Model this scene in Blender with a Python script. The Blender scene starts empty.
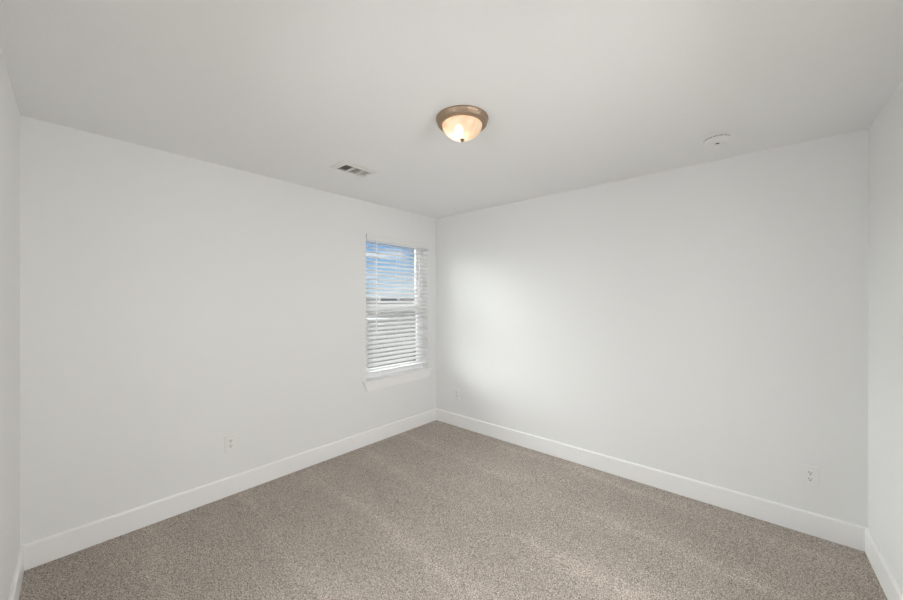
import bpy, bmesh, math, random
import numpy as np
from mathutils import Vector, Matrix

# ------------------------------------------------------------------ camera
S = bpy.context.scene
COL = S.collection
cam_d = bpy.data.cameras.new('camera')
cam = bpy.data.objects.new('camera', cam_d)
COL.objects.link(cam)
cam.location = (2.9937, -3.1308, 1.4519)
cam.rotation_euler = (math.radians(90), 0, math.atan2(0.65907, 0.75209))
cam_d.sensor_width = 36.0
cam_d.lens = 356.5 / 903.0 * 36.0
cam_d.shift_y = -0.1 / 903.0
cam_d.clip_start = 0.01
cam_d.clip_end = 2000
S.camera = cam

# ------------------------------------------------------------------ exposure
S.view_settings.view_transform = 'Standard'
S.view_settings.look = 'None'
S.view_settings.gamma = 1
S.view_settings.use_curve_mapping = False
S.view_settings.exposure = 0.0
S.cycles.use_denoising = True
S.cycles.max_bounces = 16
S.cycles.diffuse_bounces = 10
S.cycles.transparent_max_bounces = 16
S.cycles.sample_clamp_indirect = 6

SKY = 1.0
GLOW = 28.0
SUN = 5.5
BULB = 14.0
HALL_FILL = 91.0
SIDE_FILL = 67.0


# ------------------------------------------------------------------ sky
def make_world():
    w = bpy.data.worlds.new('sky')
    S.world = w
    w.use_nodes = True
    nt = w.node_tree
    nt.nodes.clear()
    N, L = nt.nodes, nt.links
    out = N.new('ShaderNodeOutputWorld')
    bg = N.new('ShaderNodeBackground')
    tc = N.new('ShaderNodeTexCoord')
    sep = N.new('ShaderNodeSeparateXYZ')
    L.new(tc.outputs['Generated'], sep.inputs[0])
    ramp = N.new('ShaderNodeValToRGB')
    cr = ramp.color_ramp
    cr.elements[0].position = 0.0
    cr.elements[0].color = (0.66, 0.77, 0.86, 1)
    cr.elements[1].position = 0.9
    cr.elements[1].color = (0.17, 0.33, 0.70, 1)
    e = cr.elements.new(0.04); e.color = (0.58, 0.74, 0.90, 1)
    e = cr.elements.new(0.11); e.color = (0.27, 0.50, 0.82, 1)
    e = cr.elements.new(0.25); e.color = (0.22, 0.42, 0.80, 1)
    L.new(sep.outputs['Z'], ramp.inputs[0])
    mp = N.new('ShaderNodeMapping')
    mp.inputs['Scale'].default_value = (3.2, 3.2, 16.0)
    mp.inputs['Location'].default_value = (0.4, 0.2, 0.35)
    L.new(tc.outputs['Generated'], mp.inputs[0])
    nz = N.new('ShaderNodeTexNoise')
    nz.inputs['Scale'].default_value = 2.3
    nz.inputs['Detail'].default_value = 6
    nz.inputs['Roughness'].default_value = 0.58
    L.new(mp.outputs[0], nz.inputs[0])
    cl = N.new('ShaderNodeValToRGB')
    cl.color_ramp.elements[0].position = 0.50
    cl.color_ramp.elements[1].position = 0.68
    L.new(nz.outputs[0], cl.inputs[0])
    mix = N.new('ShaderNodeMixRGB')
    mix.inputs[2].default_value = (0.95, 0.95, 0.97, 1)
    L.new(cl.outputs[0], mix.inputs[0])
    L.new(ramp.outputs[0], mix.inputs[1])
    # added bright patch in the unseen sky, to light the room through the window
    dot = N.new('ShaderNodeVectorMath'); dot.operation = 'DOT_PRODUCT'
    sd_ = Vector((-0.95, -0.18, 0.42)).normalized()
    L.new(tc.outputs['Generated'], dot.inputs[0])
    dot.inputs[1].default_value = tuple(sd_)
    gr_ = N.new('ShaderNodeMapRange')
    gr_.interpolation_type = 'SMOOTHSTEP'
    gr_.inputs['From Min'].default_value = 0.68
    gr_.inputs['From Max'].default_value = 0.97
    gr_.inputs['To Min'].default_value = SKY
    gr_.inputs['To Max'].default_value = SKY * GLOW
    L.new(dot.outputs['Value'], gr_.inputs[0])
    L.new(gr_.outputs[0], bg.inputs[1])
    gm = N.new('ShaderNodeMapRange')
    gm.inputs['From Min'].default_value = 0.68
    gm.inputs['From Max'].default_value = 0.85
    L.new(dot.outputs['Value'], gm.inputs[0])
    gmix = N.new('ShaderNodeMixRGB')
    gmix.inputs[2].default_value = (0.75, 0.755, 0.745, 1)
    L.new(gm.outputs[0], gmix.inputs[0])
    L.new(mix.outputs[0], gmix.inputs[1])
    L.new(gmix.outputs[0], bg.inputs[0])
    L.new(bg.outputs[0], out.inputs[0])


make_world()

sun_d = bpy.data.lights.new('sun', 'SUN')
sun_d.energy = SUN
sun_d.angle = math.radians(0.6)
sun_d.color = (1.0, 0.96, 0.90)
sun = bpy.data.objects.new('sun', sun_d)
COL.objects.link(sun)
# sunlight travels towards +x, +y and down: it strikes the far reveal of the window
sun.rotation_euler = Vector((0.30, 0.85, -0.50)).to_track_quat('-Z', 'Y').to_euler()
sun.location = (-4, -6, 8)

# added fill lights, out of view, shining into the room through two doorways
def fill_light(name, loc, rz, w, h, energy, color):
    ld = bpy.data.lights.new(name, 'AREA')
    ld.shape = 'RECTANGLE'
    ld.size, ld.size_y = w, h
    ld.energy = energy
    ld.color = color
    o = bpy.data.objects.new(name, ld)
    COL.objects.link(o)
    o.location = loc
    o.rotation_euler = (math.radians(90), 0, math.radians(rz))


fill_light('hallway_fill', (4.94, -1.90, 1.60), 90, 2.2, 1.3, HALL_FILL, (0.99, 0.98, 0.97))
fill_light('side_room_fill', (1.95, -4.84, 1.60), 0, 2.2, 1.3, SIDE_FILL, (0.95, 0.98, 1.0))


# ------------------------------------------------------------------ materials
def new_mat(name):
    m = bpy.data.materials.new(name)
    m.use_nodes = True
    nt = m.node_tree
    return m, nt, nt.nodes, nt.links, nt.nodes['Principled BSDF']


def paint(name, col, rough=0.6, bump=0.0, scale=60.0, var=0.0, metallic=0.0, spec=0.5):
    m, nt, N, L, b = new_mat(name)
    b.inputs['Roughness'].default_value = rough
    b.inputs['Metallic'].default_value = metallic
    b.inputs['Specular IOR Level'].default_value = spec
    tc = N.new('ShaderNodeTexCoord')
    nz = N.new('ShaderNodeTexNoise')
    nz.inputs['Scale'].default_value = scale
    nz.inputs['Detail'].default_value = 3
    L.new(tc.outputs['Object'], nz.inputs[0])
    mix = N.new('ShaderNodeMixRGB')
    L.new(nz.outputs[0], mix.inputs[0])
    mix.inputs[1].default_value = (*[c * (1 - var) for c in col], 1)
    mix.inputs[2].default_value = (*[min(1, c * (1 + var)) for c in col], 1)
    L.new(mix.outputs[0], b.inputs['Base Color'])
    if bump:
        bp = N.new('ShaderNodeBump')
        bp.inputs['Strength'].default_value = bump
        bp.inputs['Distance'].default_value = 0.002
        L.new(nz.outputs[0], bp.inputs['Height'])
        L.new(bp.outputs[0], b.inputs['Normal'])
    return m


M_wall = paint('wall_paint', (0.80, 0.805, 0.80), 0.75, 0.10, 90, 0.006)
M_ceil = paint('ceiling_paint', (0.86, 0.865, 0.87), 0.9, 0.35, 42, 0.008)
M_trim = paint('trim_paint', (0.87, 0.87, 0.865), 0.35, 0.02, 30, 0.004)
M_vinyl = paint('white_vinyl', (0.85, 0.85, 0.85), 0.35, 0, 20, 0.004)
M_slat = paint('blind_white', (0.77, 0.77, 0.77), 0.45, 0, 20, 0.01)
M_valance = paint('valance_white', (0.79, 0.79, 0.785), 0.5, 0, 20, 0.004)
M_plastic = paint('white_plastic', (0.80, 0.80, 0.785), 0.35, 0, 20, 0.004)
M_dark = paint('dark_slot', (0.03, 0.03, 0.03), 0.6, 0, 20, 0.05)
M_grey = paint('grey_plastic', (0.20, 0.20, 0.20), 0.5, 0, 20, 0.05)
M_screw = paint('screw_metal', (0.55, 0.55, 0.53), 0.4, 0, 20, 0.05, 0.6)
M_vent = paint('vent_enamel', (0.78, 0.78, 0.76), 0.4, 0, 20, 0.004)
M_duct = paint('duct_metal', (0.10, 0.10, 0.10), 0.6, 0, 20, 0.05, 0.2)
M_nickel = paint('brushed_bronze_nickel', (0.40, 0.30, 0.215), 0.5, 0.05, 200, 0.06, 0.85)
M_finial = paint('dark_bronze', (0.16, 0.12, 0.06), 0.35, 0, 60, 0.08, 0.8)
M_cord = paint('white_cord', (0.82, 0.82, 0.82), 0.8, 0, 60, 0.01)


def glass_mat():
    m, nt, N, L, b = new_mat('window_glass')
    N.remove(b)
    out = N['Material Output']
    tr = N.new('ShaderNodeBsdfTransparent')
    tr.inputs[0].default_value = (0.93, 0.95, 0.95, 1)
    gl = N.new('ShaderNodeBsdfGlossy')
    gl.inputs['Roughness'].default_value = 0.02
    fr = N.new('ShaderNodeFresnel')
    fr.inputs[0].default_value = 1.45
    mx = N.new('ShaderNodeMixShader')
    L.new(fr.outputs[0], mx.inputs[0])
    L.new(tr.outputs[0], mx.inputs[1])
    L.new(gl.outputs[0], mx.inputs[2])
    L.new(mx.outputs[0], out.inputs[0])
    return m


M_glass = glass_mat()


def bowl_mat():
    # frosted marbled glass: mostly scattering, a little clear
    m, nt, N, L, b = new_mat('alabaster_glass')
    N.remove(b)
    out = N['Material Output']
    tc = N.new('ShaderNodeTexCoord')
    nz = N.new('ShaderNodeTexNoise')
    nz.inputs['Scale'].default_value = 14
    nz.inputs['Detail'].default_value = 4
    nz.inputs['Distortion'].default_value = 1.2
    L.new(tc.outputs['Object'], nz.inputs[0])
    cr = N.new('ShaderNodeValToRGB')
    cr.color_ramp.elements[0].position = 0.3
    cr.color_ramp.elements[0].color = (0.86, 0.68, 0.50, 1)
    cr.color_ramp.elements[1].position = 0.7
    cr.color_ramp.elements[1].color = (0.97, 0.88, 0.74, 1)
    L.new(nz.outputs[0], cr.inputs[0])
    trl = N.new('ShaderNodeBsdfTranslucent')
    dif = N.new('ShaderNodeBsdfDiffuse')
    trp = N.new('ShaderNodeBsdfTransparent')
    trp.inputs[0].default_value = (1.0, 0.94, 0.86, 1)
    gls = N.new('ShaderNodeBsdfGlossy')
    gls.inputs['Roughness'].default_value = 0.15
    L.new(cr.outputs[0], trl.inputs[0])
    L.new(cr.outputs[0], dif.inputs[0])
    m1 = N.new('ShaderNodeMixShader'); m1.inputs[0].default_value = 0.45
    L.new(trl.outputs[0], m1.inputs[1]); L.new(dif.outputs[0], m1.inputs[2])
    m2 = N.new('ShaderNodeMixShader'); m2.inputs[0].default_value = 0.10
    L.new(m1.outputs[0], m2.inputs[1]); L.new(trp.outputs[0], m2.inputs[2])
    m3 = N.new('ShaderNodeMixShader'); m3.inputs[0].default_value = 0.05
    L.new(m2.outputs[0], m3.inputs[1]); L.new(gls.outputs[0], m3.inputs[2])
    L.new(m3.outputs[0], out.inputs[0])
    return m


M_bowl = bowl_mat()


def emis(name, col, strength):
    m, nt, N, L, b = new_mat(name)
    b.inputs['Base Color'].default_value = (*col, 1)
    b.inputs['Emission Color'].default_value = (*col, 1)
    b.inputs['Emission Strength'].default_value = strength
    return m


def carpet_mat():
    m, nt, N, L, b = new_mat('carpet_yarn')
    b.inputs['Roughness'].default_value = 1.0
    b.inputs['Specular IOR Level'].default_value = 0.05
    b.inputs['Sheen Weight'].default_value = 0.15
    b.inputs['Sheen Roughness'].default_value = 0.6
    tc = N.new('ShaderNodeTexCoord')
    # fine flecks of light and dark yarn
    n1 = N.new('ShaderNodeTexNoise')
    n1.inputs['Scale'].default_value = 185
    n1.inputs['Detail'].default_value = 3
    n1.inputs['Roughness'].default_value = 0.7
    L.new(tc.outputs['Object'], n1.inputs[0])
    r1 = N.new('ShaderNodeValToRGB')
    r1.color_ramp.elements[0].position = 0.40
    r1.color_ramp.elements[0].color = (0.165, 0.136, 0.115, 1)
    r1.color_ramp.elements[1].position = 0.62
    r1.color_ramp.elements[1].color = (0.66, 0.59, 0.52, 1)
    L.new(n1.outputs[0], r1.inputs[0])
    # lay of the pile: parallel vacuum strokes about half a metre wide, brushed brighter along one edge
    def math_(op, a, b=None, c=None):
        n = N.new('ShaderNodeMath'); n.operation = op
        for k, v in enumerate((a, b, c)):
            if v is None: continue
            if isinstance(v, (int, float)): n.inputs[k].default_value = v
            else: L.new(v, n.inputs[k])
        return n.outputs[0]

    def noise(scale, sx, sy, detail=4, rough=0.6, off=0.0):
        mp = N.new('ShaderNodeMapping')
        mp.inputs['Scale'].default_value = (sx, sy, 1)
        mp.inputs['Location'].default_value = (off, off, 0)
        L.new(tc.outputs['Object'], mp.inputs[0])
        n = N.new('ShaderNodeTexNoise')
        n.inputs['Scale'].default_value = scale
        n.inputs['Detail'].default_value = detail
        n.inputs['Roughness'].default_value = rough
        L.new(mp.outputs[0], n.inputs[0])
        return n.outputs[0]
    sep = N.new('ShaderNodeSeparateXYZ')
    L.new(tc.outputs['Object'], sep.inputs[0])
    wob = math_('MULTIPLY', math_('SUBTRACT', noise(2.2, 0.6, 1.0), 0.5), 0.22)
    wob = math_('ADD', wob, math_('MULTIPLY', math_('SUBTRACT', noise(14.0, 0.6, 1.0, 5, 0.7), 0.5), 0.10))
    yy_ = math_('ADD', math_('ADD', sep.outputs['Y'], wob), math_('MULTIPLY', sep.outputs['X'], 0.05))
    fr = math_('FRACT', math_('DIVIDE', math_('ADD', yy_, 10.0 + 0.655), 0.53))
    rs = N.new('ShaderNodeValToRGB')
    e = rs.color_ramp.elements
    e[0].position = 0.0; e[0].color = (1, 1, 1, 1)
    e[1].position = 1.0; e[1].color = (0.75, 0.75, 0.75, 1)
    for p_, v_ in ((0.10, 0.40), (0.28, 0.12), (0.60, 0.0), (0.90, 0.14)):
        q_ = e.new(p_); q_.color = (v_, v_, v_, 1)
    L.new(fr, rs.inputs[0])
    blot = noise(3.0, 0.8, 1.3, 6, 0.65, 3.7)
    amt = math_('MULTIPLY', math_('SUBTRACT', noise(1.6, 0.7, 1.6, 3, 0.5, 9.1), 0.28), 2.8)
    ridge = math_('MULTIPLY', rs.outputs[0], math_('MINIMUM', math_('MAXIMUM', amt, 0.0), 1.0))
    lay = math_('ADD', math_('ADD', math_('MULTIPLY', ridge, 0.25), 0.83), math_('MULTIPLY', blot, 0.34))
    r2 = N.new('ShaderNodeCombineXYZ')
    for k in range(3):
        L.new(lay, r2.inputs[k])
    mu = N.new('ShaderNodeMixRGB'); mu.blend_type = 'MULTIPLY'
    mu.inputs[0].default_value = 1
    L.new(r1.outputs[0], mu.inputs[1]); L.new(r2.outputs[0], mu.inputs[2])
    L.new(mu.outputs[0], b.inputs['Base Color'])
    bp = N.new('ShaderNodeBump')
    bp.inputs['Strength'].default_value = 0.6
    bp.inputs['Distance'].default_value = 0.003
    L.new(n1.outputs[0], bp.inputs['Height'])
    L.new(bp.outputs[0], b.inputs['Normal'])
    return m


M_carpet = carpet_mat()


def ground_mat():
    m, nt, N, L, b = new_mat('dry_ground')
    b.inputs['Roughness'].default_value = 1.0
    b.inputs['Specular IOR Level'].default_value = 0.1
    tc = N.new('ShaderNodeTexCoord')
    n1 = N.new('ShaderNodeTexNoise')
    n1.inputs['Scale'].default_value = 0.25
    n1.inputs['Detail'].default_value = 8
    n1.inputs['Roughness'].default_value = 0.65
    L.new(tc.outputs['Object'], n1.inputs[0])
    r1 = N.new('ShaderNodeValToRGB')
    r1.color_ramp.elements[0].position = 0.35
    r1.color_ramp.elements[0].color = (0.035, 0.032, 0.027, 1)
    r1.color_ramp.elements[1].position = 0.65
    r1.color_ramp.elements[1].color = (0.095, 0.086, 0.074, 1)
    L.new(n1.outputs[0], r1.inputs[0])
    L.new(r1.outputs[0], b.inputs['Base Color'])
    return m


M_ground = ground_mat()
M_concrete = paint('concrete', (0.62, 0.62, 0.62), 0.9, 0, 3, 0.06)
M_housewall = paint('house_wall', (0.26, 0.25, 0.24), 0.9, 0, 2, 0.08)
M_roof = paint('roof_shingle', (0.13, 0.125, 0.13), 0.9, 0, 3, 0.15)


# ------------------------------------------------------------------ mesh helpers
def link(name, bm, mat, parent=None, smooth=False, bevel=0.0, segs=2, angle=35):
    bmesh.ops.remove_doubles(bm, verts=bm.verts, dist=1e-6)
    bmesh.ops.recalc_face_normals(bm, faces=bm.faces)
    me = bpy.data.meshes.new(name)
    bm.to_mesh(me)
    bm.free()
    me.materials.append(mat)
    o = bpy.data.objects.new(name, me)
    COL.objects.link(o)
    if parent is not None:
        o.parent = parent
    if smooth:
        for p in me.polygons:
            p.use_smooth = True
        try:
            me.set_sharp_from_angle(angle=math.radians(angle))
        except Exception:
            pass
    if bevel:
        b = o.modifiers.new('bevel', 'BEVEL')
        b.width = bevel
        b.segments = segs
        b.limit_method = 'ANGLE'
        b.angle_limit = math.radians(40)
    return o


def add_box(bm, x0, x1, y0, y1, z0, z1, mat=None):
    vs = []
    for x, y, z in ((x0, y0, z0), (x1, y0, z0), (x1, y1, z0), (x0, y1, z0),
                    (x0, y0, z1), (x1, y0, z1), (x1, y1, z1), (x0, y1, z1)):
        v = Vector((x, y, z))
        if mat is not None:
            v = mat @ v
        vs.append(bm.verts.new(v))
    for f in ((3, 2, 1, 0), (4, 5, 6, 7), (0, 1, 5, 4), (1, 2, 6, 5), (2, 3, 7, 6), (3, 0, 4, 7)):
        bm.faces.new([vs[i] for i in f])


def add_prism(bm, pts, z0, z1):
    """pts: outline in xy, extruded in z"""
    a = [bm.verts.new((x, y, z0)) for x, y in pts]
    b = [bm.verts.new((x, y, z1)) for x, y in pts]
    n = len(pts)
    bm.faces.new(a[::-1])
    bm.faces.new(b)
    for i in range(n):
        bm.faces.new((a[i], a[(i + 1) % n], b[(i + 1) % n], b[i]))


def add_sweep(bm, prof, p0, p1, n0, cut0=0.0, cut1=0.0):
    """profile (u out from the wall, v up) run from p0 to p1; n0 = direction out of the wall.
    cut: how much the ends run in along the wall per unit of u (mitre)."""
    p0, p1 = Vector((*p0, 0)), Vector((*p1, 0))
    d = (p1 - p0).normalized()
    n = Vector((*n0, 0)).normalized()
    A = [bm.verts.new(p0 + n * u + Vector((0, 0, v)) + d * (u * cut0)) for u, v in prof]
    B = [bm.verts.new(p1 + n * u + Vector((0, 0, v)) - d * (u * cut1)) for u, v in prof]
    k = len(prof)
    bm.faces.new(A)
    bm.faces.new(B[::-1])
    for i in range(k):
        bm.faces.new((A[i], B[i], B[(i + 1) % k], A[(i + 1) % k]))


def add_lathe(bm, prof, segs=48, mat=None):
    """prof: list of (r, z); closed at r=0 ends when given"""
    rings = []
    for r, z in prof:
        if r < 1e-6:
            v = Vector((0, 0, z))
            rings.append([bm.verts.new(mat @ v if mat else v)])
        else:
            ring = []
            for i in range(segs):
                a = 2 * math.pi * i / segs
                v = Vector((r * math.cos(a), r * math.sin(a), z))
                ring.append(bm.verts.new(mat @ v if mat else v))
            rings.append(ring)
    for a, b in zip(rings, rings[1:]):
        if len(a) == 1 and len(b) == 1:
            continue
        for i in range(segs):
            j = (i + 1) % segs
            if len(a) == 1:
                bm.faces.new((a[0], b[j], b[i]))
            elif len(b) == 1:
                bm.faces.new((a[i], a[j], b[0]))
            else:
                bm.faces.new((a[i], a[j], b[j], b[i]))


def tag(o, label=None, cat=None, group=None, kind=None):
    if label: o['label'] = label
    if cat: o['category'] = cat
    if group: o['group'] = group
    if kind: o['kind'] = kind
    return o


def empty(name, loc=(0, 0, 0), rotz=0.0):
    o = bpy.data.objects.new(name, None)
    o.empty_display_size = 0.05
    COL.objects.link(o)
    o.location = loc
    o.rotation_euler = (0, 0, rotz)
    return o


# ------------------------------------------------------------------ room shell
H = 2.44
C = Vector((0.0, 0.0))             # corner by the window
LC = Vector((0.0, -3.218))         # left corner of the window wall
RC = Vector((3.446, 0.0))          # right corner of the back wall
NC = Vector((3.546, -3.344))       # corner behind the camera
T = 0.15
poly = [C, LC, NC, RC]


def perp(a, b):
    d = (b - a).normalized()
    return Vector((d.y, -d.x))


# window opening in the left wall
WY0, WY1, WZ0, WZ1 = -1.012, -0.128, 0.640, 2.115

bm = bmesh.new()
add_box(bm, -T, 0, -3.218 - T, WY0, -0.1, H)
add_box(bm, -T, 0, WY1, T, -0.1, H)
add_box(bm, -T, 0, WY0, WY1, -0.1, WZ0 - 0.018)
add_box(bm, -T, 0, WY0, WY1, WZ1, H)
wl = tag(link('wall_left', bm, M_wall), 'white wall with the window near its right end', kind='structure')
bm = bmesh.new()
add_prism(bm, [(0, 0), (3.446, 0), (3.446 + T, 0.0), (3.446 + T, T), (0, T)], -0.1, H)
tag(link('wall_back', bm, M_wall), 'wide white wall to the right of the window corner', kind='structure')

# right wall, with a doorway added out of view to let fill light in
dr = (NC - RC).normalized()
n = Vector((-dr.y, dr.x))
rlen = (NC - RC).length


def rpt(s, u):
    p = RC + dr * s + n * u
    return (p.x, p.y)


D0, D1, DZ = 1.40, 2.30, 2.03
bm = bmesh.new()
add_prism(bm, [rpt(0, 0), rpt(D0, 0), rpt(D0, T), rpt(0, T)], -0.1, H)
add_prism(bm, [rpt(D1, 0), rpt(rlen, 0), rpt(rlen + T, T), rpt(D1, T)], -0.1, H)
add_prism(bm, [rpt(D0, 0), rpt(D1, 0), rpt(D1, T), rpt(D0, T)], DZ, H)
tag(link('wall_right', bm, M_wall), 'narrow view of white wall at the right edge', kind='structure')

# front wall
d = (NC - LC).normalized()
nf = Vector((d.y, -d.x))
flen = (NC - LC).length
bm = bmesh.new()


def fpt(s, u):
    p = LC + d * s + nf * u
    return (p.x, p.y)


E0, E1 = 1.50, 2.40  # second doorway, added out of view for the side room fill light
add_prism(bm, [fpt(0, 0), fpt(E0, 0), fpt(E0, T), fpt(0, T)], -0.1, H)
add_prism(bm, [fpt(E1, 0), fpt(flen, 0), fpt(flen, T), fpt(E1, T)], -0.1, H)
add_prism(bm, [fpt(E0, 0), fpt(E1, 0), fpt(E1, T), fpt(E0, T)], DZ, H)
tag(link('wall_front', bm, M_wall), 'white wall grazing the left edge of the view', kind='structure')

# ceiling: room plus the added hallway and side room
HX1, HY0, HY1 = 5.0, -3.36, -0.50
bm = bmesh.new()
VX0, VX1, VY0, VY1 = 0.592, 0.712, -1.690, -1.457      # duct opening for the ceiling vent
add_box(bm, -T, VX0, -5.1, T, H, H + 0.12)
add_box(bm, VX1, HX1 + T, -5.1, T, H, H + 0.12)
add_box(bm, VX0, VX1, -5.1, VY0, H, H + 0.12)
add_box(bm, VX0, VX1, VY1, T, H, H + 0.12)
tag(link('ceiling', bm, M_ceil), 'flat white lightly textured ceiling', kind='structure')

bm = bmesh.new()
add_box(bm, -T, HX1 + T, -5.1, T, -0.12, -0.012)
tag(link('floor', bm, M_concrete), 'floor slab under the carpet', kind='structure')

# unseen hallway and side room shells, added to hold the fill lights
bm = bmesh.new()
add_box(bm, HX1, HX1 + T, HY0 - T, HY1 + T, -0.1, H)
add_box(bm, 3.545 + T + 0.004, HX1, HY0 - T, HY0, -0.1, H)
add_box(bm, 3.462 + T + 0.004, HX1, HY1, HY1 + T, -0.1, H)
add_box(bm, 0.4, 3.5, -4.9 - T, -4.9, -0.1, H)
add_box(bm, 0.4 - T, 0.4, -4.9 - T, fpt(0.4, T)[1] - 0.012, -0.1, H)
add_box(bm, 3.5, 3.5 + T, -4.9 - T, fpt(3.5, T)[1] - 0.012, -0.1, H)
tag(link('wall_added_hallway', bm, M_wall), 'white walls of the unseen hallway and side room added for the fill lights', kind='structure')


# ------------------------------------------------------------------ carpet: real uneven pile
def make_carpet():
    rng = np.random.default_rng(7)
    st = 0.0042
    x0, x1, y0, y1 = -0.002, 3.56, -3.35, 0.002
    nx, ny = int((x1 - x0) / st), int((y1 - y0) / st)
    xs = np.linspace(x0, x1, nx)
    ys = np.linspace(y0, y1, ny)
    X, Y = np.meshgrid(xs, ys)
    h = rng.random((ny, nx))
    lo = rng.random((ny // 6 + 2, nx // 6 + 2))
    lo = np.kron(lo, np.ones((6, 6)))[:ny, :nx]
    for _ in range(3):
        lo = (lo + np.roll(lo, 2, 0) + np.roll(lo, 2, 1) + np.roll(lo, -2, 0) + np.roll(lo, -2, 1)) / 5
    Z = -0.004 + 0.0045 * h + 0.004 * (lo - 0.5)
    X = X + (rng.random((ny, nx)) - 0.5) * 0.0022
    Y = Y + (rng.random((ny, nx)) - 0.5) * 0.0022
    # stay inside the four walls
    X = np.clip(X, 0.0, RC.x - Y * ((NC.x - RC.x) / 3.344))
    Y = np.clip(Y, LC.y - X * (0.126 / 3.546), 0.0)
    co = np.stack([X, Y, Z], -1).reshape(-1, 3).astype(np.float32)
    idx = np.arange(nx * ny).reshape(ny, nx)
    q = np.stack([idx[:-1, :-1], idx[:-1, 1:], idx[1:, 1:], idx[1:, :-1]], -1).reshape(-1, 4)
    me = bpy.data.meshes.new('carpet')
    me.vertices.add(len(co))
    me.vertices.foreach_set('co', co.ravel())
    me.loops.add(q.size)
    me.loops.foreach_set('vertex_index', q.ravel().astype(np.int32))
    me.polygons.add(len(q))
    me.polygons.foreach_set('loop_start', np.arange(0, q.size, 4, dtype=np.int32))
    me.polygons.foreach_set('loop_total', np.full(len(q), 4, dtype=np.int32))
    me.update(calc_edges=True)
    me.materials.append(M_carpet)
    o = bpy.data.objects.new('carpet', me)
    COL.objects.link(o)
    return o


tag(make_carpet(), 'grey-beige flecked cut pile carpet from wall to wall', 'carpet', kind='stuff')
bm = bmesh.new()
add_prism(bm, [rpt(D0 + 0.002, 0.002), rpt(D0 + 0.002, T + 0.002), rpt(0.55, T + 0.002), (HX1 - 0.002, HY1 - 0.012), (HX1 - 0.002, HY0 + 0.002), rpt(3.30, T + 0.002), rpt(D1 - 0.002, T + 0.002), rpt(D1 - 0.002, 0.002)], -0.012, -0.001)
add_prism(bm, [fpt(E0 + 0.002, 0.002), fpt(E0 + 0.002, T + 0.002), fpt(0.42, T + 0.002), (0.402, -4.898), (3.498, -4.898), fpt(3.49, T + 0.002), fpt(E1 - 0.002, T + 0.002), fpt(E1 - 0.002, 0.002)], -0.012, -0.001)
tag(link('added_hallway_carpet', bm, M_carpet), 'grey-beige carpet in the added hallway and side room beyond the doorways', 'carpet', kind='stuff')

# ------------------------------------------------------------------ baseboards
BH, BT = 0.137, 0.015
prof = [(0, 0), (BT, 0), (BT, BH - 0.009), (BT - 0.003, BH - 0.003), (BT - 0.007, BH), (0, BH)]
bm = bmesh.new(); add_sweep(bm, prof, (0, 0), (0, -3.218), (1, 0), 1, 1)
tag(link('baseboard_left', bm, M_trim), 'white baseboard under the window wall', kind='structure')
bm = bmesh.new(); add_sweep(bm, prof, (3.446, 0), (0, 0), (0, -1), 1, 1)
tag(link('baseboard_back', bm, M_trim), 'white baseboard along the wide back wall', kind='structure')
bm = bmesh.new()
add_sweep(bm, prof, rpt(D0 - 0.06, 0), tuple(RC), tuple(-n), 0, 1)
add_sweep(bm, prof, tuple(NC), rpt(D1 + 0.06, 0), tuple(-n), 1, 0)
tag(link('baseboard_right', bm, M_trim), 'white baseboard at the right edge', kind='structure')
bm = bmesh.new()
add_sweep(bm, prof, tuple(LC), fpt(E0 - 0.06, 0), tuple(-nf), 1, 0)
add_sweep(bm, prof, fpt(E1 + 0.06, 0), tuple(NC), tuple(-nf), 0, 1)
tag(link('baseboard_front', bm, M_trim), 'white baseboard at the left edge', kind='structure')

# casing round the two unseen doorways added for the fill lights
bm = bmesh.new()
for a, b in ((D0 - 0.06, D0 + 0.004), (D1 - 0.004, D1 + 0.06)):
    add_prism(bm, [rpt(a, 0), rpt(b, 0), rpt(b, -0.015), rpt(a, -0.015)], 0, DZ + 0.06)
add_prism(bm, [rpt(D0 + 0.004, 0), rpt(D1 - 0.004, 0), rpt(D1 - 0.004, -0.015), rpt(D0 + 0.004, -0.015)], DZ - 0.004, DZ + 0.06)
tag(link('trim_1', bm, M_trim), 'white casing round the added doorway in the right wall', kind='structure')
bm = bmesh.new()
for a, b in ((E0 - 0.06, E0 + 0.004), (E1 - 0.004, E1 + 0.06)):
    add_prism(bm, [fpt(a, 0), fpt(b, 0), fpt(b, -0.015), fpt(a, -0.015)], 0, DZ + 0.06)
add_prism(bm, [fpt(E0 + 0.004, 0), fpt(E1 - 0.004, 0), fpt(E1 - 0.004, -0.015), fpt(E0 + 0.004, -0.015)], DZ - 0.004, DZ + 0.06)
tag(link('trim_2', bm, M_trim), 'white casing round the added second doorway in the front wall', kind='structure')

# ------------------------------------------------------------------ window
win = empty('window_1', (-0.12, (WY0 + WY1) / 2, WZ0))
tag(win, 'white vinyl single-hung window in the left wall', kind='structure')
wo = Vector(win.location)


def rect_ring(bm, x0, x1, y0, y1, z0, z1, wl_, wr, wb, wt):
    add_box(bm, x0, x1, y0, y0 + wl_, z0, z1)
    add_box(bm, x0, x1, y1 - wr, y1, z0, z1)
    add_box(bm, x0, x1, y0 + wl_, y1 - wr, z0, z0 + wb)
    add_box(bm, x0, x1, y0 + wl_, y1 - wr, z1 - wt, z1)


def wlink(name, bm, mat, parent=win, **k):
    # parts are built in world coordinates, then moved into the window's frame
    bmesh.ops.translate(bm, verts=bm.verts, vec=-wo)
    return link(name, bm, mat, parent, **k)


FX0, FX1 = -0.150, -0.092
fw = 0.052
bm = bmesh.new()
rect_ring(bm, FX0, FX1, WY0 + 0.001, WY1 - 0.001, WZ0 + 0.001, WZ1 - 0.001, 0.042, fw, 0.042, 0.022)
wlink('window_frame', bm, M_vinyl, bevel=0.002)
sy0, sy1 = WY0 + 0.042, WY1 - fw
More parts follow.
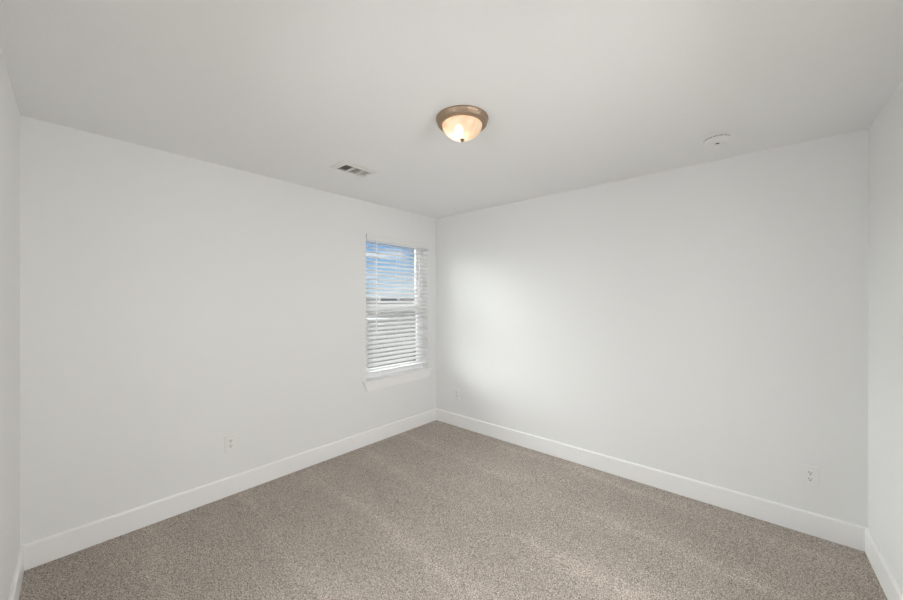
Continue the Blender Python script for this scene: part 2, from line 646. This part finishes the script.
# lower sash, room side
bm = bmesh.new()
rect_ring(bm, -0.118, -0.096, sy0 + 0.0015, sy1 - 0.0015, WZ0 + 0.043, 1.365, 0.042, 0.042, 0.048, 0.048)
ls = wlink('lower_sash', bm, M_vinyl, bevel=0.002)
bm = bmesh.new()
add_box(bm, -0.110, -0.106, sy0 + 0.040, sy1 - 0.040, WZ0 + 0.088, 1.320)
wlink('pane', bm, M_glass, ls)
bm = bmesh.new()
add_box(bm, -0.120, -0.100, -0.60, -0.53, 1.365, 1.377)
add_box(bm, -0.116, -0.098, -0.575, -0.540, 1.377, 1.384)
wlink('sash_lock', bm, M_vinyl, ls, bevel=0.002)
# upper sash, outside
bm = bmesh.new()
rect_ring(bm, -0.144, -0.121, sy0 + 0.0015, sy1 - 0.0015, 1.350, WZ1 - 0.023, 0.042, 0.042, 0.056, 0.026)
us = wlink('upper_sash', bm, M_vinyl, bevel=0.002)
bm = bmesh.new()
add_box(bm, -0.134, -0.130, sy0 + 0.040, sy1 - 0.040, 1.404, WZ1 - 0.047)
wlink('pane', bm, M_glass, us)
# stool and apron
bm = bmesh.new()
add_box(bm, -0.0915, 0.0, WY0 + 0.0005, WY1 - 0.0005, WZ0 - 0.0175, WZ0)
add_box(bm, 0.0, 0.032, WY0 - 0.042, WY1 + 0.054, WZ0 - 0.0175, WZ0)
wlink('window_sill', bm, M_trim, bevel=0.004)
bm = bmesh.new()
a = [(-1.040, 0.622), (-0.092, 0.622), (-0.146, 0.533), (-1.004, 0.533)]
va = [bm.verts.new((0.0, y, z)) for y, z in a]
vb = [bm.verts.new((0.015 if z > 0.6 else 0.011, y, z)) for y, z in a]
bm.faces.new(va); bm.faces.new(vb[::-1])
for i in range(4):
    bm.faces.new((va[i], vb[i], vb[(i + 1) % 4], va[(i + 1) % 4]))
wlink('window_apron', bm, M_trim, bevel=0.0025)

# ------------------------------------------------------------------ venetian blind
bx = -0.034
blind = empty('window_blind', (bx, (WY0 + WY1) / 2, 0.70))
tag(blind, 'white horizontal slat blind lowered inside the window recess', 'blind')
bo = Vector(blind.location)


def blink(name, bm, mat, parent=blind, **k):
    bmesh.ops.translate(bm, verts=bm.verts, vec=-bo)
    return link(name, bm, mat, parent, **k)


by0, by1 = WY0 + 0.006, WY1 - 0.006
bm = bmesh.new()
add_box(bm, bx - 0.026, bx + 0.026, by0, by1, 2.082, 2.113)
hr = blink('headrail', bm, M_slat, bevel=0.002)
bm = bmesh.new()
add_box(bm, 0.000, 0.009, by0, by1, 2.053, 2.116)
add_box(bm, bx + 0.028, 0.000, by0, by0 + 0.006, 2.053, 2.113)
add_box(bm, bx + 0.028, 0.000, by1 - 0.006, by1, 2.053, 2.113)
blink('valance', bm, M_valance, bevel=0.002)
PITCH = 0.0462
TILT = math.radians(-23)
bm = bmesh.new()
z = 1.707 + 7 * PITCH
slat_z = []
while z > 0.742:
    if z < 2.062:
        slat_z.append(z)
    z -= PITCH
for z in slat_z:
    n_ = 6
    top, bot = [], []
    for i in range(n_ + 1):
        u = -0.025 + 0.05 * i / n_
        crown = 0.0022 * (1 - (u / 0.025) ** 2)
        for lst, dz in ((top, crown + 0.0013), (bot, crown - 0.0013)):
            uu = u * math.cos(TILT) - dz * math.sin(TILT)
            zz = u * math.sin(TILT) + dz * math.cos(TILT)
            lst.append((bx + uu, z + zz))
    outl = top + bot[::-1]
    A = [bm.verts.new((x, by0 + 0.003, zz)) for x, zz in outl]
    B = [bm.verts.new((x, by1 - 0.003, zz)) for x, zz in outl]
    k = len(outl)
    bm.faces.new(A); bm.faces.new(B[::-1])
    for i in range(k):
        bm.faces.new((A[i], B[i], B[(i + 1) % k], A[(i + 1) % k]))
blink('slats', bm, M_slat)
bm = bmesh.new()
add_box(bm, bx - 0.025, bx + 0.025, by0 + 0.003, by1 - 0.003, 0.700, 0.717)
blink('bottom_rail', bm, M_slat, bevel=0.004)
for yl in (-0.865, -0.565, -0.265):
    bm = bmesh.new()
    for xx in (bx - 0.0262, bx + 0.0262):
        add_box(bm, xx - 0.0006, xx + 0.0006, yl - 0.0008, yl + 0.0008, 0.717, 2.082)
    for z in slat_z:
        for s in (-1,):
            add_box(bm, bx - 0.0265, bx + 0.0265, yl - 0.0005, yl + 0.0005, z - 0.0075, z - 0.0068)
    blink('ladder_cord', bm, M_cord)
bm = bmesh.new()
wy, wx = -0.888, 0.004
add_lathe(bm, [(0, 1.125), (0.0050, 1.128), (0.0058, 1.15), (0.0046, 1.20), (0.0044, 2.050), (0, 2.051)], 10,
          Matrix.Translation((wx, wy, 0)))
add_box(bm, bx + 0.02, wx, wy - 0.0015, wy + 0.0015, 2.046, 2.0515)
blink('tilt_wand', bm, M_vinyl, smooth=True)


# ------------------------------------------------------------------ ceiling light
lamp = empty('ceiling_light', (1.755, -1.629, H))
tag(lamp, 'round flush-mount ceiling lamp with a frosted glass bowl and brown metal ring', 'ceiling lamp')
bm = bmesh.new()
ringp = [(0, 0), (0.140, 0), (0.1425, -0.003), (0.1425, -0.007), (0.139, -0.011), (0.137, -0.020), (0.134, -0.031),
         (0.127, -0.037), (0.116, -0.039), (0.110, -0.037), (0.110, -0.008), (0, -0.008)]
add_lathe(bm, ringp, 72)
link('canopy_ring', bm, M_nickel, lamp, smooth=True, angle=30)
bm = bmesh.new()
R0 = 0.109
outer = [(R0 * math.cos(t), -0.034 - 0.077 * math.sin(t)) for t in [math.pi / 2 * i / 18 for i in range(19)]]
outer[-1] = (0, -0.111)
add_lathe(bm, outer, 72)
link('glass_bowl', bm, M_bowl, lamp, smooth=True, angle=80)
bm = bmesh.new()
add_lathe(bm, [(0, -0.108), (0.010, -0.1095), (0.0135, -0.113), (0.010, -0.116), (0.008, -0.118), (0.0095, -0.120), (0.0075, -0.1235), (0, -0.125)], 24)
link('finial', bm, M_finial, lamp, smooth=True)
M_bulb = emis('lit_bulb', (1.0, 0.90, 0.77), BULB)
bm = bmesh.new()
# bulb lies on its side, pointing down to the left of the bowl
bmat = Matrix.Translation((-0.012, -0.014, -0.066))
bp = [(0, 0.030), (0.013, 0.029), (0.015, 0.018), (0.021, 0.008), (0.024, -0.003), (0.0225, -0.014), (0.016, -0.023), (0.008, -0.027), (0, -0.028)]
add_lathe(bm, bp, 20, bmat)
link('bulb', bm, M_bulb, lamp, smooth=True)
bm = bmesh.new()
add_lathe(bm, [(0, -0.008), (0.017, -0.008), (0.017, -0.040), (0.0, -0.040)], 20, Matrix.Translation((-0.012, -0.014, 0)))
link('lamp_socket', bm, M_plastic, lamp, smooth=True)

# ------------------------------------------------------------------ ceiling vent
vx0, vx1, vy0, vy1 = 0.568, 0.765, -1.740, -1.435
vcx, vcy = (VX0 + VX1) / 2, (VY0 + VY1) / 2
vent = empty('ceiling_vent', (vcx, vcy, H))
tag(vent, 'white rectangular metal air vent in the ceiling left of the lamp', 'vent')


def vlink(name, bm, mat, **k):
    bmesh.ops.translate(bm, verts=bm.verts, vec=(-vcx, -vcy, -H))
    return link(name, bm, mat, vent, **k)


bm = bmesh.new()
# flange, sloping up to its thin outer edge
zi, zo = H - 0.0075, H - 0.0055
o4 = [(vx0, vy0), (vx1, vy0), (vx1, vy1), (vx0, vy1)]
m4 = [(vx0 + 0.006, vy0 + 0.006), (vx1 - 0.006, vy0 + 0.006), (vx1 - 0.006, vy1 - 0.006), (vx0 + 0.006, vy1 - 0.006)]
i4 = [(VX0, VY0), (VX1, VY0), (VX1, VY1), (VX0, VY1)]
g4 = [(vx0 + 0.004, vy0 + 0.004), (vx1 - 0.004, vy0 + 0.004), (vx1 - 0.004, vy1 - 0.004), (vx0 + 0.004, vy1 - 0.004)]
rows = [[bm.verts.new((x, y, zz)) for x, y in q] for q, zz in ((g4, H - 0.0002), (g4, H - 0.003), (o4, H - 0.003), (o4, zo), (m4, zi), (i4, zi), (i4, H + 0.004))]
for ra, rb in zip(rows, rows[1:]):
    for i in range(4):
        bm.faces.new((ra[i], ra[(i + 1) % 4], rb[(i + 1) % 4], rb[i]))
L3 = (VY1 - VY0)
s1, s2 = VY0 + L3 * 0.35, VY0 + L3 * 0.68
for s in (s1, s2):
    add_box(bm, VX0, VX1, s - 0.005, s + 0.005, H - 0.0069, H + 0.004)
vlink('vent_frame', bm, M_vent)
bm = bmesh.new()


def blade(bm, c, along, half, tilt, w=0.012, t=0.0012):
    rot = Matrix.Rotation(tilt, 4, 'Y') if along == 'y' else Matrix.Rotation(tilt, 4, 'X')
    mt = Matrix.Translation(c) @ rot
    if along == 'y':
        add_box(bm, -w / 2, w / 2, -half, half, -t / 2, t / 2, mt)
    else:
        add_box(bm, -half, half, -w / 2, w / 2, -t / 2, t / 2, mt)


# end sections: blades across; middle section: blades lengthwise, leaning the other way
yy = VY0 + 0.006
while yy < s1 - 0.008:
    blade(bm, (vcx, yy + 0.004, H - 0.002), 'x', (VX1 - VX0) / 2, math.radians(38), 0.0095)
    yy += 0.0125
xx = VX0 + 0.008
while xx < VX1 - 0.003:
    blade(bm, (xx, (s1 + s2) / 2, H - 0.002), 'y', (s2 - s1) / 2 - 0.005, math.radians(38), 0.0122)
    xx += 0.0118
yy = s2 + 0.010
while yy < VY1 - 0.003:
    blade(bm, (vcx, yy, H - 0.001), 'x', (VX1 - VX0) / 2, math.radians(12), 0.0092)
    yy += 0.0118
vlink('louvres', bm, M_vent)
bm = bmesh.new()
g = 0.0008
add_box(bm, VX0 + g, VX1 - g, VY0 + g, VY1 - g, H + 0.10, H + 0.104)
add_box(bm, VX0 + g, VX0 + 2 * g, VY0 + g, VY1 - g, H + 0.005, H + 0.10)
add_box(bm, VX1 - 2 * g, VX1 - g, VY0 + g, VY1 - g, H + 0.005, H + 0.10)
add_box(bm, VX0 + g, VX1 - g, VY0 + g, VY0 + 2 * g, H + 0.005, H + 0.10)
add_box(bm, VX0 + g, VX1 - g, VY1 - 2 * g, VY1 - g, H + 0.005, H + 0.10)
vlink('duct', bm, M_duct)

# ------------------------------------------------------------------ smoke detector
sd = empty('smoke_detector', (2.779, -0.444, H))
tag(sd, 'round white smoke detector on the ceiling at the right', 'smoke detector')
bm = bmesh.new()
add_lathe(bm, [(0, 0), (0.070, 0), (0.071, -0.002), (0.071, -0.007), (0.066, -0.0125), (0, -0.0125)], 48)
link('mounting_base', bm, M_plastic, sd, smooth=True)
bm = bmesh.new()
add_lathe(bm, [(0, -0.0125), (0.060, -0.0125), (0.060, -0.0165), (0.0655, -0.0185), (0.065, -0.026), (0.059, -0.034),
               (0.046, -0.0385), (0.020, -0.040), (0, -0.040)], 48)
link('detector_body', bm, M_plastic, sd, smooth=True, angle=30)
# dark sounder slots round the rim, as in the photo on the side towards the lamp
bm = bmesh.new()
for k in range(14):
    a0 = 2 * math.pi * k / 14
    for j in range(5):
        t0, t1 = a0 + j * 0.07, a0 + (j + 1) * 0.07
        q = []
        for zz in (-0.0158, -0.0132):
            q.append([bm.verts.new((r * math.cos(t), r * math.sin(t), zz)) for r, t in ((0.0595, t0), (0.0595, t1), (0.0615, t1), (0.0615, t0))])
        bm.faces.new(q[0]); bm.faces.new(q[1][::-1])
        for i in range(4):
            bm.faces.new((q[0][i], q[0][(i + 1) % 4], q[1][(i + 1) % 4], q[1][i]))
link('vent_slots', bm, M_grey, sd)
bm = bmesh.new()
mt = Matrix.Rotation(math.radians(20), 4, 'Z')
add_box(bm, -0.008, 0.012, -0.010, 0.006, -0.0412, -0.0385, Matrix.Rotation(math.radians(38), 4, 'Z'))
link('sounder_slot', bm, M_dark, sd)
bm = bmesh.new()
add_lathe(bm, [(0, -0.038), (0.013, -0.038), (0.013, -0.0418), (0.011, -0.0428), (0, -0.0428)], 24, Matrix.Translation((0.030, 0.014, 0)))
link('test_button', bm, M_plastic, sd, smooth=True)


# ------------------------------------------------------------------ wall outlets
def outlet(loc, rotz, label):
    """local axes: -y out of the wall, x along it, z up"""
    r = empty('wall_outlet', loc, rotz)
    tag(r, label, 'outlet', 'duplex outlets low on the walls')
    bm = bmesh.new()
    w, h = 0.0395, 0.0620
    add_box(bm, -w, w, -0.0065, 0, -h, h)
    link('cover_plate', bm, M_plastic, r, bevel=0.003)
    for s in (-1, 1):
        bm = bmesh.new()
        pts = []
        for i in range(32):
            a = 2 * math.pi * i / 32
            pts.append((0.0172 * math.cos(a), max(-0.0135, min(0.0135, 0.0172 * math.sin(a)))))
        A = [bm.verts.new((x, -0.0066, z)) for x, z in pts]
        B = [bm.verts.new((x * 0.97, -0.0088, z * 0.97)) for x, z in pts]
        bm.faces.new(A); bm.faces.new(B[::-1])
        for i in range(32):
            bm.faces.new((A[i], B[i], B[(i + 1) % 32], A[(i + 1) % 32]))
        bmesh.ops.translate(bm, verts=bm.verts, vec=(0, 0, s * 0.0195))
        rc = link('receptacle', bm, M_plastic, r)
        bm = bmesh.new()
        zc = s * 0.0195
        add_box(bm, -0.0078, -0.0050, -0.0092, -0.0080, zc - 0.0010, zc + 0.0085)
        add_box(bm, 0.0050, 0.0076, -0.0092, -0.0080, zc, zc + 0.0075)
        add_lathe(bm, [(0, 0), (0.0032, 0), (0.0032, 0.0011), (0, 0.0011)], 14,
                  Matrix.Translation((0, -0.0081, zc - 0.0065)) @ Matrix.Rotation(math.radians(90), 4, 'X'))
        link('plug_slots', bm, M_dark, rc)
    bm = bmesh.new()
    add_lathe(bm, [(0, 0), (0.0032, 0), (0.0028, 0.0012), (0, 0.0016)], 14,
              Matrix.Translation((0, -0.0065, 0)) @ Matrix.Rotation(math.radians(90), 4, 'X'))
    link('screw', bm, M_screw, r)
    return r


outlet((0, -2.217, 0.384), math.radians(90), 'white duplex outlet on the window wall, left of the window')
outlet((3.210, 0, 0.362), 0, 'white duplex outlet near the right end of the back wall')
outlet((0.334, 0, 0.370), 0, 'white duplex outlet on the back wall beside the window corner')

# ------------------------------------------------------------------ outdoors
GZ = -0.35
bm = bmesh.new()
add_box(bm, -900, -0.152, -400, 900, GZ - 0.2, GZ)
gr = tag(link('ground', bm, M_ground), 'bare brown-grey ground outside the window', kind='structure')


def far_point(px, depth):
    X = (px - 451.5) / 356.5
    v = Vector((-0.65907 + X * 0.75209, 0.75209 + X * 0.65907))
    return Vector((2.9937, -3.1308)) + v * depth


# pale footpath crossing the field
bm = bmesh.new()
a, b = far_point(300, 30.0), far_point(396, 34.0)
c, e = far_point(396, 35.2), far_point(300, 33.2)
add_prism(bm, [tuple(a), tuple(b), tuple(c), tuple(e)], GZ, GZ + 0.03)
tag(link('footpath', bm, M_concrete), 'pale concrete path across the ground outside the window', kind='structure')
bm = bmesh.new()
a, b, c, e = far_point(404, 36), far_point(440, 36.5), far_point(440, 39), far_point(404, 37.0)
add_prism(bm, [tuple(a), tuple(b), tuple(c), tuple(e)], GZ, GZ + 0.03)
tag(link('footpath', bm, M_concrete), 'short pale concrete slab farther right outside the window', kind='structure')


def house(px, dist, w, dp, h, rh, rot, label):
    p = far_point(px, dist)
    r = empty('house', (p.x, p.y, GZ), rot)
    tag(r, label, 'house', 'distant houses outside the window')
    bm = bmesh.new()
    add_box(bm, -w / 2, w / 2, -dp / 2, dp / 2, 0, h)
    link('wall', bm, M_housewall, r)
    bm = bmesh.new()
    o = 0.5
    A = [bm.verts.new((x, y, h)) for x, y in ((-w / 2 - o, -dp / 2 - o), (w / 2 + o, -dp / 2 - o), (w / 2 + o, dp / 2 + o), (-w / 2 - o, dp / 2 + o))]
    B = [bm.verts.new((x, 0, h + rh)) for x in (-w / 2 + dp * 0.4, w / 2 - dp * 0.4)]
    bm.faces.new(A[::-1])
    bm.faces.new((A[0], A[1], B[1], B[0])); bm.faces.new((A[2], A[3], B[0], B[1]))
    bm.faces.new((A[1], A[2], B[1])); bm.faces.new((A[3], A[0], B[0]))
    link('roof', bm, M_roof, r)
    for k in range(3):
        bm = bmesh.new()
        xw = -w / 2 + w * (k + 0.5) / 3
        add_box(bm, xw - 0.7, xw + 0.7, -dp / 2 - 0.04, -dp / 2 + 0.02, 0.9, 2.2)
        link('window', bm, M_grey, r)


house(374, 420, 22, 12, 3.2, 2.6, math.radians(25), 'leftmost distant pale house with a dark hipped roof')
house(388, 380, 18, 12, 3.0, 2.2, math.radians(60), 'middle distant pale house with a dark hipped roof')
house(410, 450, 24, 13, 3.2, 2.8, math.radians(40), 'rightmost distant pale house with a dark hipped roof')
